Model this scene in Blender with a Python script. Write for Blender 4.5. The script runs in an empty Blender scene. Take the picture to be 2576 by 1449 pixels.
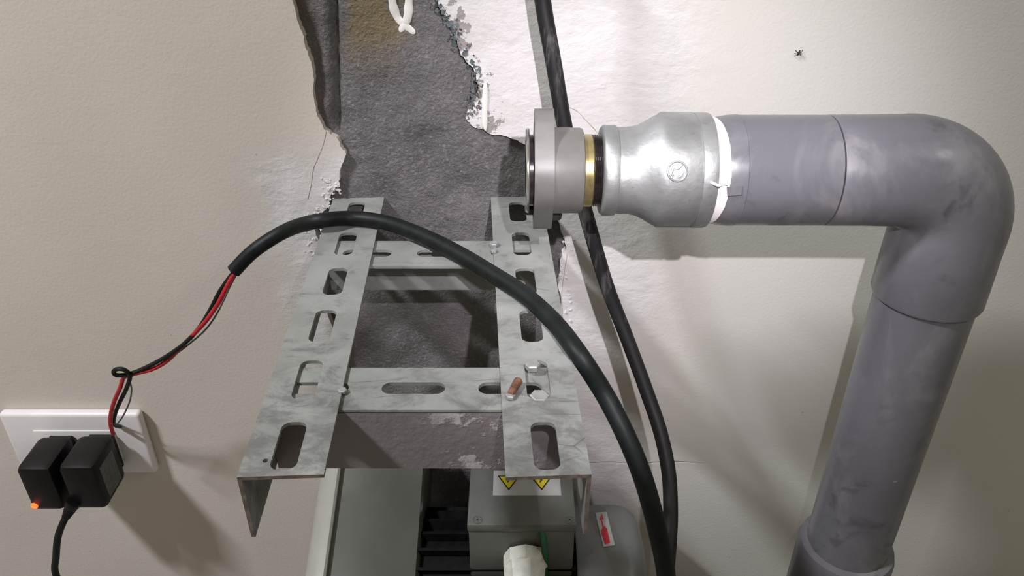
import bpy, bmesh, math, random
from mathutils import Vector, Matrix, noise
random.seed(7)
PI = math.pi
scene = bpy.context.scene
C = scene.collection

# ---------------------------------------------------------------- camera, light, exposure
PITCH = math.radians(31.3)          # camera tilted down towards the wall
DIST, HGT = 0.549, 0.256            # camera distance from the wall plane (y = 0), height over the bracket (z = 0)
FPX = 2000.0                        # focal length for a 2576 px wide frame
cs, sn = math.cos(PITCH), math.sin(PITCH)
cam_d = bpy.data.cameras.new('camera')
cam_d.sensor_width = 36.0
cam_d.lens = FPX / 2576.0 * 36.0
cam_d.clip_start = 0.01
cam = bpy.data.objects.new('camera', cam_d)
cam.location = (0, -DIST, HGT)
cam.rotation_euler = (PI / 2 - PITCH, 0, 0)
C.objects.link(cam)
scene.camera = cam

world = bpy.data.worlds.new('room_ambient')
scene.world = world
world.use_nodes = True
world.node_tree.nodes['Background'].inputs[0].default_value = (1.0, 0.84, 0.54, 1)
world.node_tree.nodes['Background'].inputs[1].default_value = 0.18

def aim(o, target):
    o.rotation_euler = (Vector(target) - Vector(o.location)).to_track_quat('-Z', 'Y').to_euler()

# hand torch / flash held just up and right of the lens
ld = bpy.data.lights.new('hand_torch_light', 'SPOT')
ld.energy = 13.0
ld.color = (1.0, 0.94, 1.0)
ld.spot_size = math.radians(54)
ld.spot_blend = 1.0
ld.shadow_soft_size = 0.003
torch = bpy.data.objects.new('hand_torch_light', ld)
torch.location = (0.056, -DIST + 0.069 * sn, HGT + 0.069 * cs)
C.objects.link(torch)
aim(torch, (0.092, 0.0, 0.008))

# fluorescent lamp high on the left, close to the wall
ad = bpy.data.lights.new('ceiling_lamp_light', 'AREA')
ad.shape = 'RECTANGLE'
ad.size, ad.size_y = 0.26, 0.08
ad.energy = 42.0
ad.color = (0.95, 0.955, 1.0)
lamp = bpy.data.objects.new('ceiling_lamp_light', ad)
lamp.location = (-1.15, -0.74, 1.55)
C.objects.link(lamp)
aim(lamp, (-0.35, 0.0, 0.0))

# second, softer lamp of the room, high on the right
wd = bpy.data.lights.new('room_light', 'AREA')
wd.shape = 'RECTANGLE'
wd.size, wd.size_y = 0.5, 0.3
wd.energy = 4.5
wd.color = (0.97, 1.0, 0.93)
roomlight = bpy.data.objects.new('room_light', wd)
roomlight.location = (1.25, -0.85, 1.25)
C.objects.link(roomlight)
aim(roomlight, (0.35, 0.0, -0.15))

vs = scene.view_settings
vs.view_transform = 'Standard'
vs.look = 'None'
vs.gamma = 1.0
vs.use_curve_mapping = False
vs.exposure = 0.0

# ---------------------------------------------------------------- measuring helpers (photo pixel -> place on a plane of the room)
def _ray(px, py):
    a = (px - 1288) / FPX
    t = -(py - 724.5) / FPX
    return a, cs + sn * t, -sn + cs * t
def aty(px, py, y=0.0):
    a, h, v = _ray(px, py)
    d = (DIST + y) / h
    return Vector((a * d, y, HGT + v * d))
def atz(px, py, z=0.0):
    a, h, v = _ray(px, py)
    d = (z - HGT) / v
    return Vector((a * d, h * d - DIST, z))

# ---------------------------------------------------------------- material helpers
class NT:
    def __init__(s, name):
        s.m = bpy.data.materials.new(name)
        s.m.use_nodes = True
        s.t = s.m.node_tree
        s.b = s.t.nodes['Principled BSDF']
        s._co = None
    def n(s, typ, **kw):
        nd = s.t.nodes.new(typ)
        for k, v in kw.items():
            setattr(nd, k, v)
        return nd
    def link(s, a, b):
        s.t.links.new(a, b)
    def put(s, inp, v):
        if isinstance(v, bpy.types.NodeSocket):
            s.link(v, inp)
        else:
            inp.default_value = v
    def co(s):
        if s._co is None:
            s._co = s.n('ShaderNodeTexCoord').outputs['Object']
        return s._co
    def math(s, op, a, b=0.0, clamp=False):
        nd = s.n('ShaderNodeMath', operation=op, use_clamp=clamp)
        s.put(nd.inputs[0], a); s.put(nd.inputs[1], b)
        return nd.outputs[0]
    def noise(s, scale, detail=4, rough=0.55, vec=None, dist=0.0):
        nd = s.n('ShaderNodeTexNoise')
        s.link(vec or s.co(), nd.inputs['Vector'])
        nd.inputs['Scale'].default_value = scale
        nd.inputs['Detail'].default_value = detail
        nd.inputs['Roughness'].default_value = rough
        nd.inputs['Distortion'].default_value = dist
        return nd.outputs[0]
    def mapping(s, scale=(1, 1, 1), rot=(0, 0, 0)):
        nd = s.n('ShaderNodeMapping')
        s.link(s.co(), nd.inputs[0])
        nd.inputs['Scale'].default_value = scale
        nd.inputs['Rotation'].default_value = rot
        return nd.outputs[0]
    def ramp(s, v, a, b):                       # smoothstep a..b (a may exceed b)
        nd = s.n('ShaderNodeMapRange', interpolation_type='SMOOTHSTEP')
        s.put(nd.inputs['Value'], v)
        lo, hi = (a, b) if a < b else (b, a)
        nd.inputs['From Min'].default_value = lo
        nd.inputs['From Max'].default_value = hi
        nd.inputs['To Min'].default_value = 0.0 if a < b else 1.0
        nd.inputs['To Max'].default_value = 1.0 if a < b else 0.0
        return nd.outputs[0]
    def mix(s, f, a, b):
        nd = s.n('ShaderNodeMix', data_type='RGBA')
        s.put(nd.inputs['Factor'], f)
        for i, v in ((6, a), (7, b)):
            if isinstance(v, tuple): v = (*v, 1.0) if len(v) == 3 else v
            s.put(nd.inputs[i], v)
        return nd.outputs[2]
    def bump(s, h, strength, dist, normal=None):
        nd = s.n('ShaderNodeBump')
        nd.inputs['Strength'].default_value = strength
        nd.inputs['Distance'].default_value = dist
        s.link(h, nd.inputs['Height'])
        if normal: s.link(normal, nd.inputs['Normal'])
        return nd.outputs[0]
    def set(s, color=None, rough=None, metal=None, normal=None, spec=None, coat=None):
        B = s.b.inputs
        if color is not None:
            s.put(B['Base Color'], (*color, 1.0) if isinstance(color, tuple) and len(color) == 3 else color)
        if rough is not None: s.put(B['Roughness'], rough)
        if metal is not None: s.put(B['Metallic'], metal)
        if normal is not None: s.link(normal, B['Normal'])
        if spec is not None: B['Specular IOR Level'].default_value = spec
        if coat is not None: B['Coat Weight'].default_value = coat
        return s.m

def simple(name, col, rough=0.5, metal=0.0, vary=0.12, scale=60, bump=0.0, bscale=300, spec=0.5):
    t = NT(name)
    n = t.noise(scale)
    dark = tuple(c * (1 - vary) for c in col)
    lite = tuple(min(1, c * (1 + vary)) for c in col)
    c = t.mix(t.ramp(n, 0.3, 0.7), dark, lite)
    t.set(c, rough, metal, spec=spec)
    if bump > 0:
        t.set(normal=t.bump(t.noise(bscale, 3), bump, 0.001))
    return t.m

def mat_plaster():
    t = NT('painted_plaster')
    sep = t.n('ShaderNodeSeparateXYZ'); t.link(t.co(), sep.inputs[0])
    X, Z = sep.outputs[0], sep.outputs[2]
    wob = t.math('MULTIPLY', t.math('SUBTRACT', t.noise(14, 4), 0.5), 0.10)
    xw = t.math('ADD', X, wob)
    right = t.math('MULTIPLY', t.ramp(xw, 0.16, 0.09), t.ramp(xw, -0.09, -0.05))
    low = t.math('MULTIPLY', t.ramp(xw, -0.20, -0.165), t.ramp(t.math('ADD', Z, t.math('MULTIPLY', wob, 0.6)), 0.06, 0.02))
    low = t.math('MULTIPLY', low, t.ramp(X, 0.05, 0.0))
    fill = t.math('MAXIMUM', right, low)
    big = t.noise(5, 3)
    cream = t.mix(t.ramp(big, 0.3, 0.7), (0.60, 0.55, 0.49), (0.64, 0.59, 0.53))
    whit = t.mix(t.ramp(t.noise(22, 5), 0.35, 0.7), (0.60, 0.58, 0.575), (0.68, 0.665, 0.67))
    col = t.mix(fill, cream, whit)
    # wall colour turns more neutral towards the right
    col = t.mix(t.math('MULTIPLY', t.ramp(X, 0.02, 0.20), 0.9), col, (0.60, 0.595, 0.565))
    # flaked-off bits along the broken edge right of the bare cement
    e = t.math('SUBTRACT', X, t.math('ADD', t.math('MULTIPLY', t.math('SUBTRACT', 0.1454, Z), 0.40), -0.052))
    zone = t.math('MULTIPLY', t.ramp(e, 0.036, 0.004), t.ramp(e, -0.03, 0.0))
    zone = t.math('MULTIPLY', zone, t.ramp(Z, 0.035, 0.055))
    fl = t.ramp(t.math('ADD', t.noise(75, 6, 0.65), t.math('MULTIPLY', zone, 0.22)), 0.735, 0.755)
    fl = t.math('MULTIPLY', fl, t.ramp(zone, 0.05, 0.3))
    col = t.mix(fl, col, (0.30, 0.28, 0.27))
    # pale dirt smudges in the trowelled filler
    sm = t.math('MULTIPLY', t.ramp(t.noise(48, 5, 0.7, t.mapping((1, 1, 2.2), (0, 0.5, 0)), 0.8), 0.66, 0.76), right)
    col = t.mix(t.math('MULTIPLY', sm, 0.45), col, (0.42, 0.40, 0.41))
    # tiny specks
    sp = t.n('ShaderNodeTexVoronoi'); t.link(t.co(), sp.inputs['Vector']); sp.inputs['Scale'].default_value = 26
    speck = t.ramp(sp.outputs['Distance'], 0.026, 0.016)
    col = t.mix(t.math('MULTIPLY', speck, 0.5), col, (0.25, 0.2, 0.16))
    # horizontal hairline joint low on the wall
    zz = t.math('ADD', Z, t.math('MULTIPLY', t.noise(30, 3), 0.008))
    ln = t.ramp(t.math('ABSOLUTE', t.math('ADD', zz, 0.2645)), 0.0011, 0.0004)
    ln = t.math('MULTIPLY', ln, t.math('MULTIPLY', t.ramp(xw, 0.03, 0.07), t.ramp(xw, 0.19, 0.14)))
    col = t.mix(t.math('MULTIPLY', ln, 0.6), col, (0.33, 0.31, 0.29))
    # relief
    fine = t.noise(420, 2)
    trow = t.noise(26, 6, 0.6, t.mapping((1, 1, 1.8), (0, 0.6, 0)), 0.25)
    rag = t.noise(70, 5, 0.6, None, 0.3)
    h = t.math('ADD', t.math('MULTIPLY', fine, 0.05), t.math('MULTIPLY', t.math('ADD', t.math('SUBTRACT', trow, 0.5), t.math('MULTIPLY', t.math('SUBTRACT', rag, 0.5), 0.5)), t.math('ADD', t.math('MULTIPLY', fill, 0.45), 0.05)))
    h = t.math('SUBTRACT', h, t.math('MULTIPLY', t.math('MAXIMUM', fl, ln), 0.25))
    t.set(col, 0.55, normal=t.bump(h, 0.55, 0.006), spec=0.3)
    return t.m

def mat_cement():
    t = NT('bare_cement')
    sep = t.n('ShaderNodeSeparateXYZ'); t.link(t.co(), sep.inputs[0])
    X, Z = sep.outputs[0], sep.outputs[2]
    c = t.mix(t.ramp(t.noise(16, 6, 0.6), 0.32, 0.68), (0.10, 0.095, 0.096), (0.158, 0.149, 0.152))
    c = t.mix(t.math('MULTIPLY', t.ramp(t.noise(380, 3), 0.5, 0.72), 0.4), c, (0.30, 0.28, 0.295))
    c = t.mix(t.math('MULTIPLY', t.ramp(t.noise(55, 6, 0.7), 0.60, 0.72), 0.6), c, (0.07, 0.064, 0.062))
    # ochre water stain high up
    st = t.math('MULTIPLY', t.ramp(Z, 0.085, 0.13), t.ramp(t.noise(30, 4), 0.36, 0.52))
    st = t.math('MULTIPLY', st, t.math('MULTIPLY', t.ramp(X, -0.125, -0.105), t.ramp(X, -0.06, -0.085)))
    c = t.mix(t.math('MULTIPLY', st, 0.8), c, (0.17, 0.125, 0.055))
    # brown edge grime on the left
    br = t.math('MULTIPLY', t.ramp(X, -0.122, -0.137), t.ramp(t.noise(35, 5), 0.35, 0.6))
    c = t.mix(t.math('MULTIPLY', br, 0.6), c, (0.12, 0.095, 0.08))
    # lime splashes
    sp = t.ramp(t.noise(34, 5, 0.6, None, 0.6), 0.715, 0.76)
    c = t.mix(t.math('MULTIPLY', sp, 0.8), c, (0.62, 0.60, 0.60))
    h = t.math('ADD', t.math('MULTIPLY', t.noise(420, 4, 0.65), 0.85), t.math('MULTIPLY', t.noise(120, 3), 0.35))
    t.set(c, 0.6, normal=t.bump(h, 0.75, 0.0026), spec=0.45)
    return t.m

def mat_painted_steel(name='white_painted_steel'):
    t = NT(name)
    c = t.mix(t.ramp(t.noise(22, 5), 0.35, 0.7), (0.205, 0.212, 0.20), (0.285, 0.293, 0.28))
    sep = t.n('ShaderNodeSeparateXYZ'); t.link(t.co(), sep.inputs[0])
    front = t.math('MULTIPLY', t.ramp(sep.outputs[1], -0.17, -0.27), 0.13)
    d1 = t.ramp(t.math('ADD', t.noise(44, 8, 0.75, t.mapping((1, 1.5, 1), (0, 0, 0.4)), 0.5), front), 0.50, 0.72)
    c = t.mix(t.math('MULTIPLY', d1, 0.75), c, (0.105, 0.105, 0.105))
    # thin scuffs
    w = t.n('ShaderNodeTexVoronoi', feature='DISTANCE_TO_EDGE'); t.link(t.mapping((1, 2.4, 1), (0, 0, 0.35)), w.inputs['Vector']); w.inputs['Scale'].default_value = 20
    sc = t.math('MULTIPLY', t.ramp(w.outputs['Distance'], 0.016, 0.004), t.ramp(t.noise(15, 3), 0.52, 0.62))
    c = t.mix(t.math('MULTIPLY', sc, 0.6), c, (0.08, 0.08, 0.075))
    rs = t.ramp(t.noise(60, 6, 0.7), 0.72, 0.78)
    c = t.mix(t.math('MULTIPLY', rs, 0.6), c, (0.22, 0.13, 0.09))
    t.set(c, 0.5, 0.0, normal=t.bump(t.noise(260, 3), 0.15, 0.001), spec=0.35)
    return t.m

def mat_dirty_steel():
    t = NT('mortar_smeared_steel')
    c = t.mix(t.ramp(t.noise(14, 5), 0.3, 0.7), (0.17, 0.15, 0.158), (0.225, 0.20, 0.21))
    sep = t.n('ShaderNodeSeparateXYZ'); t.link(t.co(), sep.inputs[0])
    z = t.math('MULTIPLY', t.ramp(sep.outputs[0], -0.055, -0.025), t.ramp(t.noise(62, 6, 0.65), 0.52, 0.62))
    z = t.math('MULTIPLY', z, t.ramp(sep.outputs[0], 0.022, 0.0))
    c = t.mix(t.math('MULTIPLY', z, 0.6), c, (0.62, 0.6, 0.6))
    t.set(c, 0.7, normal=t.bump(t.math('ADD', t.noise(240, 3), z), 0.4, 0.0012), spec=0.3)
    return t.m

def mat_pvc():
    t = NT('grey_pvc')
    c = t.mix(t.ramp(t.noise(9, 4), 0.35, 0.65), (0.105, 0.103, 0.118), (0.132, 0.13, 0.148))
    d = t.ramp(t.noise(20, 6, 0.62, t.mapping((1, 1, 0.6)), 0.7), 0.47, 0.68)
    c = t.mix(t.math('MULTIPLY', d, 0.6), c, (0.215, 0.203, 0.21))
    d2 = t.ramp(t.noise(32, 5, 0.6, None, 0.4), 0.58, 0.72)
    c = t.mix(t.math('MULTIPLY', d2, 0.7), c, (0.058, 0.056, 0.062))
    sc = t.ramp(t.noise(120, 5, 0.7, t.mapping((0.4, 1, 1))), 0.70, 0.76)
    c = t.mix(t.math('MULTIPLY', sc, 0.5), c, (0.45, 0.44, 0.45))
    r = t.math('ADD', 0.26, t.math('MULTIPLY', d, 0.35))
    t.set(c, r, normal=t.bump(t.noise(200, 3), 0.06, 0.001), spec=0.5)
    return t.m

def mat_galv():
    t = NT('galvanised_iron')
    c = t.mix(t.ramp(t.noise(45, 5), 0.3, 0.7), (0.33, 0.34, 0.345), (0.44, 0.45, 0.455))
    sp = t.ramp(t.noise(230, 3), 0.66, 0.74)
    c = t.mix(t.math('MULTIPLY', sp, 0.4), c, (0.22, 0.22, 0.21))
    r = t.math('ADD', 0.38, t.math('MULTIPLY', t.noise(60, 4), 0.25))
    t.set(c, r, 0.8, normal=t.bump(t.math('ADD', t.noise(130, 4), t.math('MULTIPLY', t.noise(40, 3), 0.8)), 0.22, 0.0016))
    return t.m

def mat_emit(name, col, strength):
    t = NT(name)
    t.set(col, 0.4)
    t.b.inputs['Emission Color'].default_value = (*col, 1)
    t.b.inputs['Emission Strength'].default_value = strength
    return t.m

def mat_dusty():
    t = NT('paint_dusted_rubber')
    n = t.ramp(t.noise(40, 6, 0.7, t.mapping((3, 3, 0.35), (0, 0.25, 0))), 0.50, 0.70)
    sep = t.n('ShaderNodeSeparateXYZ'); t.link(t.co(), sep.inputs[0])
    n = t.math('MULTIPLY', n, t.ramp(sep.outputs[2], -0.12, 0.02))
    c = t.mix(t.math('MULTIPLY', n, 0.7), (0.011, 0.011, 0.012), (0.16, 0.145, 0.15))
    t.set(c, 0.55, spec=0.3)
    return t.m

M = dict(
    plaster=mat_plaster(), cement=mat_cement(), steel=mat_painted_steel(), dirty=mat_dirty_steel(),
    pvc=mat_pvc(), galv=mat_galv(),
    tape=simple('white_thread_tape', (0.86, 0.83, 0.86), 0.5, vary=0.04),
    brass=simple('brass', (0.38, 0.32, 0.15), 0.32, 0.7, vary=0.25, scale=90, bump=0.1, bscale=150),
    darkthread=simple('oily_dark_thread', (0.035, 0.028, 0.026), 0.2, 0.3, vary=0.4, scale=150),
    flange=simple('grey_enamel', (0.14, 0.137, 0.13), 0.42, 0.0, vary=0.05, scale=120, bump=0.08, bscale=220),
    chrome=simple('bright_steel', (0.62, 0.63, 0.60), 0.2, 0.9, vary=0.15),
    black_rubber=simple('black_rubber', (0.007, 0.009, 0.009), 0.5, spec=0.22, vary=0.3, scale=80, bump=0.05, bscale=200),
    dusty_rubber=mat_dusty(),
    black_plastic=simple('black_plastic', (0.006, 0.0045, 0.005), 0.42, vary=0.2, spec=0.25),
    red_wire=simple('red_insulation', (0.42, 0.012, 0.02), 0.4, vary=0.15),
    grey_wire=simple('grey_strand', (0.10, 0.11, 0.10), 0.4, vary=0.2),
    bolt=simple('dark_oily_bolt', (0.045, 0.04, 0.035), 0.45, 0.5, vary=0.5, scale=200, bump=0.3),
    rust=simple('rusty_screw', (0.16, 0.075, 0.045), 0.7, 0.2, vary=0.4, scale=250, bump=0.3),
    edge=simple('rusty_cut_edge', (0.15, 0.115, 0.10), 0.7, vary=0.4, scale=200),
    zinc=simple('zinc_plate', (0.33, 0.335, 0.33), 0.5, 0.4, vary=0.15, scale=150),
    plate=simple('white_socket_plastic', (0.74, 0.71, 0.71), 0.35, vary=0.03),
    plate_ivory=simple('socket_insert_plastic', (0.66, 0.64, 0.62), 0.35, vary=0.04),
    label_grey=simple('grey_rating_label', (0.075, 0.08, 0.075), 0.5, vary=0.25, scale=250),
    slotdark=simple('socket_hole_dark', (0.02, 0.02, 0.02), 0.6),
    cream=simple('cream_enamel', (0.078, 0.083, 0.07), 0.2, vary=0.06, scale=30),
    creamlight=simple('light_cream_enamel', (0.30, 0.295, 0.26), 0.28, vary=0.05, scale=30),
    boxgrey=simple('grey_green_enamel', (0.105, 0.11, 0.098), 0.4, vary=0.06, scale=70, bump=0.08),
    fan=simple('blue_grey_enamel', (0.14, 0.145, 0.143), 0.4, vary=0.06, scale=40, bump=0.05),
    motor=simple('black_cast_motor', (0.004, 0.004, 0.0038), 0.7, spec=0.12, vary=0.4, scale=120, bump=0.2),
    sticker=simple('white_sticker', (0.42, 0.415, 0.405), 0.45, vary=0.04),
    yellow=simple('warning_yellow', (0.66, 0.56, 0.015), 0.45, vary=0.05),
    ink=simple('black_ink', (0.02, 0.02, 0.02), 0.5),
    redink=simple('red_print', (0.50, 0.015, 0.03), 0.45, vary=0.1),
    gland=simple('white_plastic_gland', (0.62, 0.62, 0.55), 0.5, vary=0.12, scale=120, bump=0.25, bscale=120),
    green=simple('green_earth_wire', (0.01, 0.10, 0.045), 0.4, vary=0.2),
    crack=simple('crack_grey', (0.40, 0.36, 0.31), 0.8, vary=0.3, scale=200),  # tan-grey colour of the hairline cracks
    drip=simple('white_paint_drip', (0.74, 0.73, 0.69), 0.4, vary=0.04),
    blueflake=simple('pale_blue_paint', (0.10, 0.125, 0.138), 0.75, vary=0.6, scale=150),
    floor=simple('concrete_floor', (0.22, 0.21, 0.20), 0.8, vary=0.2, scale=8, bump=0.2, bscale=60),
    insect=simple('dark_insect', (0.03, 0.02, 0.02), 0.5),
    led=mat_emit('red_led', (1.0, 0.07, 0.015), 4.0),
)

# ---------------------------------------------------------------- mesh helpers
def obj(name, bm, mat, parent=None, smooth=False, loc=None, mats=None):
    me = bpy.data.meshes.new(name)
    bmesh.ops.recalc_face_normals(bm, faces=bm.faces)
    bm.to_mesh(me); bm.free()
    for m in (mats or [mat]): me.materials.append(m)
    if smooth:
        me.polygons.foreach_set('use_smooth', [True] * len(me.polygons))
        try: me.set_sharp_from_angle(angle=math.radians(38))
        except Exception: pass
    o = bpy.data.objects.new(name, me)
    C.objects.link(o)
    if parent is not None:
        o.parent = parent
        o.matrix_parent_inverse = parent_world(parent).inverted()
    return o
def parent_world(p):
    m = Matrix.LocRotScale(p.location, p.rotation_euler, p.scale)
    if p.parent is not None: m = parent_world(p.parent) @ p.matrix_parent_inverse @ m
    return m
def thing(name, label, cat, loc, group=None):
    o = bpy.data.objects.new(name, None)
    o.empty_display_size = 0.02
    C.objects.link(o); o.location = loc
    return tag(o, label, cat, group)
def tag(o, label, cat, group=None):
    o['label'] = label; o['category'] = cat
    if group: o['group'] = group
    return o
def struct(o):
    o['kind'] = 'structure'
    return o

def box(bm, lo, hi, bevel=0.0, seg=2, mat=0):
    r = bmesh.ops.create_cube(bm, size=1.0)
    vs_ = r['verts']
    for v in vs_:
        v.co = Vector([lo[i] + (v.co[i] + 0.5) * (hi[i] - lo[i]) for i in range(3)])
    fs = set(f for v in vs_ for f in v.link_faces)
    for f in fs: f.material_index = mat
    if bevel > 0:
        es = list(set(e for v in vs_ for e in v.link_edges))
        bmesh.ops.bevel(bm, geom=es, offset=bevel, segments=seg, profile=0.5, affect='EDGES')
    return bm

def frame(d):
    d = d.normalized()
    up = Vector((0, 0, 1)) if abs(d.z) < 0.95 else Vector((0, 1, 0))
    u = d.cross(up).normalized()
    return u, u.cross(d).normalized()

def lathe(bm, prof, origin, axis, seg=48, caps=True, mat=0):
    """prof: (distance along axis, radius)"""
    axis = Vector(axis).normalized(); origin = Vector(origin)
    u, v = frame(axis)
    rings = []
    for a, r in prof:
        c = origin + axis * a
        if r <= 1e-6:
            rings.append([bm.verts.new(c)])
        else:
            rings.append([bm.verts.new(c + (u * math.cos(2 * PI * k / seg) + v * math.sin(2 * PI * k / seg)) * r) for k in range(seg)])
    fs = []
    for A, B in zip(rings, rings[1:]):
        for k in range(seg):
            k2 = (k + 1) % seg
            if len(A) == 1 and len(B) == 1: continue
            if len(A) == 1: fs.append(bm.faces.new((A[0], B[k], B[k2])))
            elif len(B) == 1: fs.append(bm.faces.new((A[k], B[0], A[k2])))
            else: fs.append(bm.faces.new((A[k], B[k], B[k2], A[k2])))
    if caps:
        for R in (rings[0], rings[-1]):
            if len(R) > 2: fs.append(bm.faces.new(R))
    for f in fs: f.material_index = mat
    return bm

def spline(pts, n=10):
    P = [Vector(p) for p in pts]
    out = []
    for i in range(len(P) - 1):
        p0 = P[max(i - 1, 0)]; p1 = P[i]; p2 = P[i + 1]; p3 = P[min(i + 2, len(P) - 1)]
        for k in range(n):
            t = k / n
            out.append(0.5 * ((2 * p1) + (p2 - p0) * t + (2 * p0 - 5 * p1 + 4 * p2 - p3) * t * t + (3 * p1 - p0 - 3 * p2 + p3) * t ** 3))
    out.append(P[-1])
    return out

def tube(bm, path, r, seg=14, caps=True, mat=0):
    """path: points; r: number or list of radii"""
    rr = r if isinstance(r, (list, tuple)) else [r] * len(path)
    T = []
    for i in range(len(path)):
        T.append((path[min(i + 1, len(path) - 1)] - path[max(i - 1, 0)]).normalized())
    u, v = frame(T[0])
    rings = []
    for i, p in enumerate(path):
        if i:
            q = T[i - 1].rotation_difference(T[i])
            u = q @ u
            u = (u - T[i] * u.dot(T[i])).normalized()
        w = T[i].cross(u)
        rings.append([bm.verts.new(p + (u * math.cos(2 * PI * k / seg) + w * math.sin(2 * PI * k / seg)) * rr[i]) for k in range(seg)])
    for A, B in zip(rings, rings[1:]):
        for k in range(seg):
            k2 = (k + 1) % seg
            bm.faces.new((A[k], B[k], B[k2], A[k2])).material_index = mat
    if caps:
        bm.faces.new(rings[0]).material_index = mat
        bm.faces.new(rings[-1]).material_index = mat
    return bm

def holed_plate(bm, outer, holes, thick, to3d, mat=0):
    """polygon with holes (2D lists) -> plate of a thickness; to3d(u, v, w) maps it"""
    loops = [outer] + holes
    top_edges, vl = [], []
    for lp in loops:
        vv = [bm.verts.new((p[0], p[1], 0)) for p in lp]
        vl.append(vv)
        for a, b in zip(vv, vv[1:] + vv[:1]): top_edges.append(bm.edges.new((a, b)))
    r = bmesh.ops.triangle_fill(bm, use_beauty=True, use_dissolve=False, edges=top_edges)
    faces = [g for g in r['geom'] if isinstance(g, bmesh.types.BMFace)]
    low = {}
    for vv in vl:
        for v in vv: low[v] = bm.verts.new((v.co.x, v.co.y, -thick))
    for f in faces:
        nf = bm.faces.new([low[v] for v in reversed(f.verts)]); nf.material_index = mat
        f.material_index = mat
    for vv in vl:
        for a, b in zip(vv, vv[1:] + vv[:1]):
            bm.faces.new((a, low[a], low[b], b)).material_index = mat
    for vv in vl:
        for v in vv:
            l = low[v]
            v.co, l.co = to3d(v.co.x, v.co.y, 0.0), to3d(l.co.x, l.co.y, -thick)
    return bm

def stadium(cx, cy, w, l, along='y', n=6, rfrac=1.0):
    """slot outline, length l along an axis, width w; rfrac < 1 gives squarer ends"""
    r = w / 2 * rfrac
    pts = []
    for qx, qy, a0 in ((1, 1, 0), (-1, 1, PI / 2), (-1, -1, PI), (1, -1, 3 * PI / 2)):
        for k in range(n + 1):
            a = a0 + k / n * PI / 2
            pts.append((qx * (w / 2 - r) + r * math.cos(a), qy * (l / 2 - r) + r * math.sin(a)))
    cl = []
    for p in pts:
        if not cl or (abs(p[0] - cl[-1][0]) + abs(p[1] - cl[-1][1])) > 1e-6: cl.append(p)
    if (abs(cl[0][0] - cl[-1][0]) + abs(cl[0][1] - cl[-1][1])) < 1e-6: cl.pop()
    if along == 'x': cl = [(b, a) for a, b in cl]
    return [(cx + a, cy + b) for a, b in cl]

# ---------------------------------------------------------------- the setting: wall with broken plaster, floor
def jag(pts, amp, depth=3):
    P = [Vector(p) for p in pts]
    for d in range(depth):
        Q = []
        for i, p in enumerate(P):
            q = P[(i + 1) % len(P)]
            m = (p + q) / 2
            L = (q - p).length
            nrm = Vector((-(q - p).y, (q - p).x))
            if nrm.length > 0: nrm.normalize()
            Q += [p, m + nrm * random.uniform(-1, 1) * min(amp, L * 0.22)]
        P = Q; amp *= 0.6
    return [(p.x, p.y) for p in P]

outline_px = [(735, 0), (760, 80), (775, 130), (790, 200), (795, 280), (815, 325), (850, 350), (870, 385), (862, 410), (855, 450),
              (838, 480), (825, 520), (792, 575), (800, 610), (785, 660), (812, 740), (838, 830), (850, 950), (862, 1060), (880, 1180), (905, 1290),
              (1190, 1300), (1330, 1240), (1418, 1080), (1428, 950), (1416, 800), (1404, 720), (1408, 655), (1424, 625), (1412, 585), (1385, 500), (1352, 420), (1326, 366),
              (1300, 352), (1240, 340), (1190, 318), (1172, 300), (1182, 265), (1202, 228), (1192, 175), (1160, 140), (1140, 80), (1105, 20)]
outline = [(p.x, p.z) for p in (aty(*q) for q in outline_px)]
outline += [(-0.060, 0.185), (-0.075, 0.235), (-0.112, 0.262), (-0.146, 0.225), (-0.152, 0.18)]
hole = jag(outline, 0.0013, 3)
FLOOR_Z = -0.46
WX0, WX1, WZ1 = -1.7, 1.9, 2.0

bm = bmesh.new()
def wall3d(u, v, w): return Vector((u, -w, v))         # thickness goes into the wall (+y)
holed_plate(bm, [(WX0, FLOOR_Z), (WX1, FLOOR_Z), (WX1, WZ1), (WX0, WZ1)], [hole], 0.016, wall3d)
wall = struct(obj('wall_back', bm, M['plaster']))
wall['label'] = 'cream painted wall with a broken strip showing bare grey cement'

def sstep(a, b, x):
    t = max(0, min(1, (x - a) / (b - a))); return t * t * (3 - 2 * t)
def cement_y(x, z):
    gx = -0.119 + (0.1454 - z) * (-0.008 / 0.091)
    y = 0.0055
    y += 0.0018 * sstep(-0.105, -0.125, x) * sstep(0.03, 0.06, z)            # deeper channel at the left
    y += 0.0035 * math.exp(-((x - gx - 0.001) / 0.0016) ** 2) * sstep(0.045, 0.06, z)
    y -= 0.0028 * math.exp(-((x - gx + 0.0065) / 0.0042) ** 2) * sstep(0.045, 0.07, z)
    y += 0.0030 * noise.fractal(Vector((x * 22, z * 22, 3.1)), 1.0, 2.0, 3)
    y += 0.0004 * noise.fractal(Vector((x * 130, z * 130, 9.1)), 1.0, 2.0, 3)
    y += 0.004 * sstep(0.0, -0.05, z) * (0.5 + noise.noise(Vector((x * 30, z * 30, 5))))
    return max(0.0018, min(y, 0.0155))
bm = bmesh.new()
nx, nz = 140, 320
x0, x1, z0, z1 = -0.185, 0.075, -0.375, 0.275
grid = [[bm.verts.new((x0 + (x1 - x0) * i / nx, cement_y(x0 + (x1 - x0) * i / nx, z0 + (z1 - z0) * j / nz), z0 + (z1 - z0) * j / nz)) for i in range(nx + 1)] for j in range(nz + 1)]
for j in range(nz):
    for i in range(nx):
        bm.faces.new((grid[j][i], grid[j][i + 1], grid[j + 1][i + 1], grid[j + 1][i]))
cement = obj('cement_patch', bm, M['cement'], wall, smooth=True)
cement['label'] = 'rough bare grey cement where the plaster is broken away'

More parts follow.
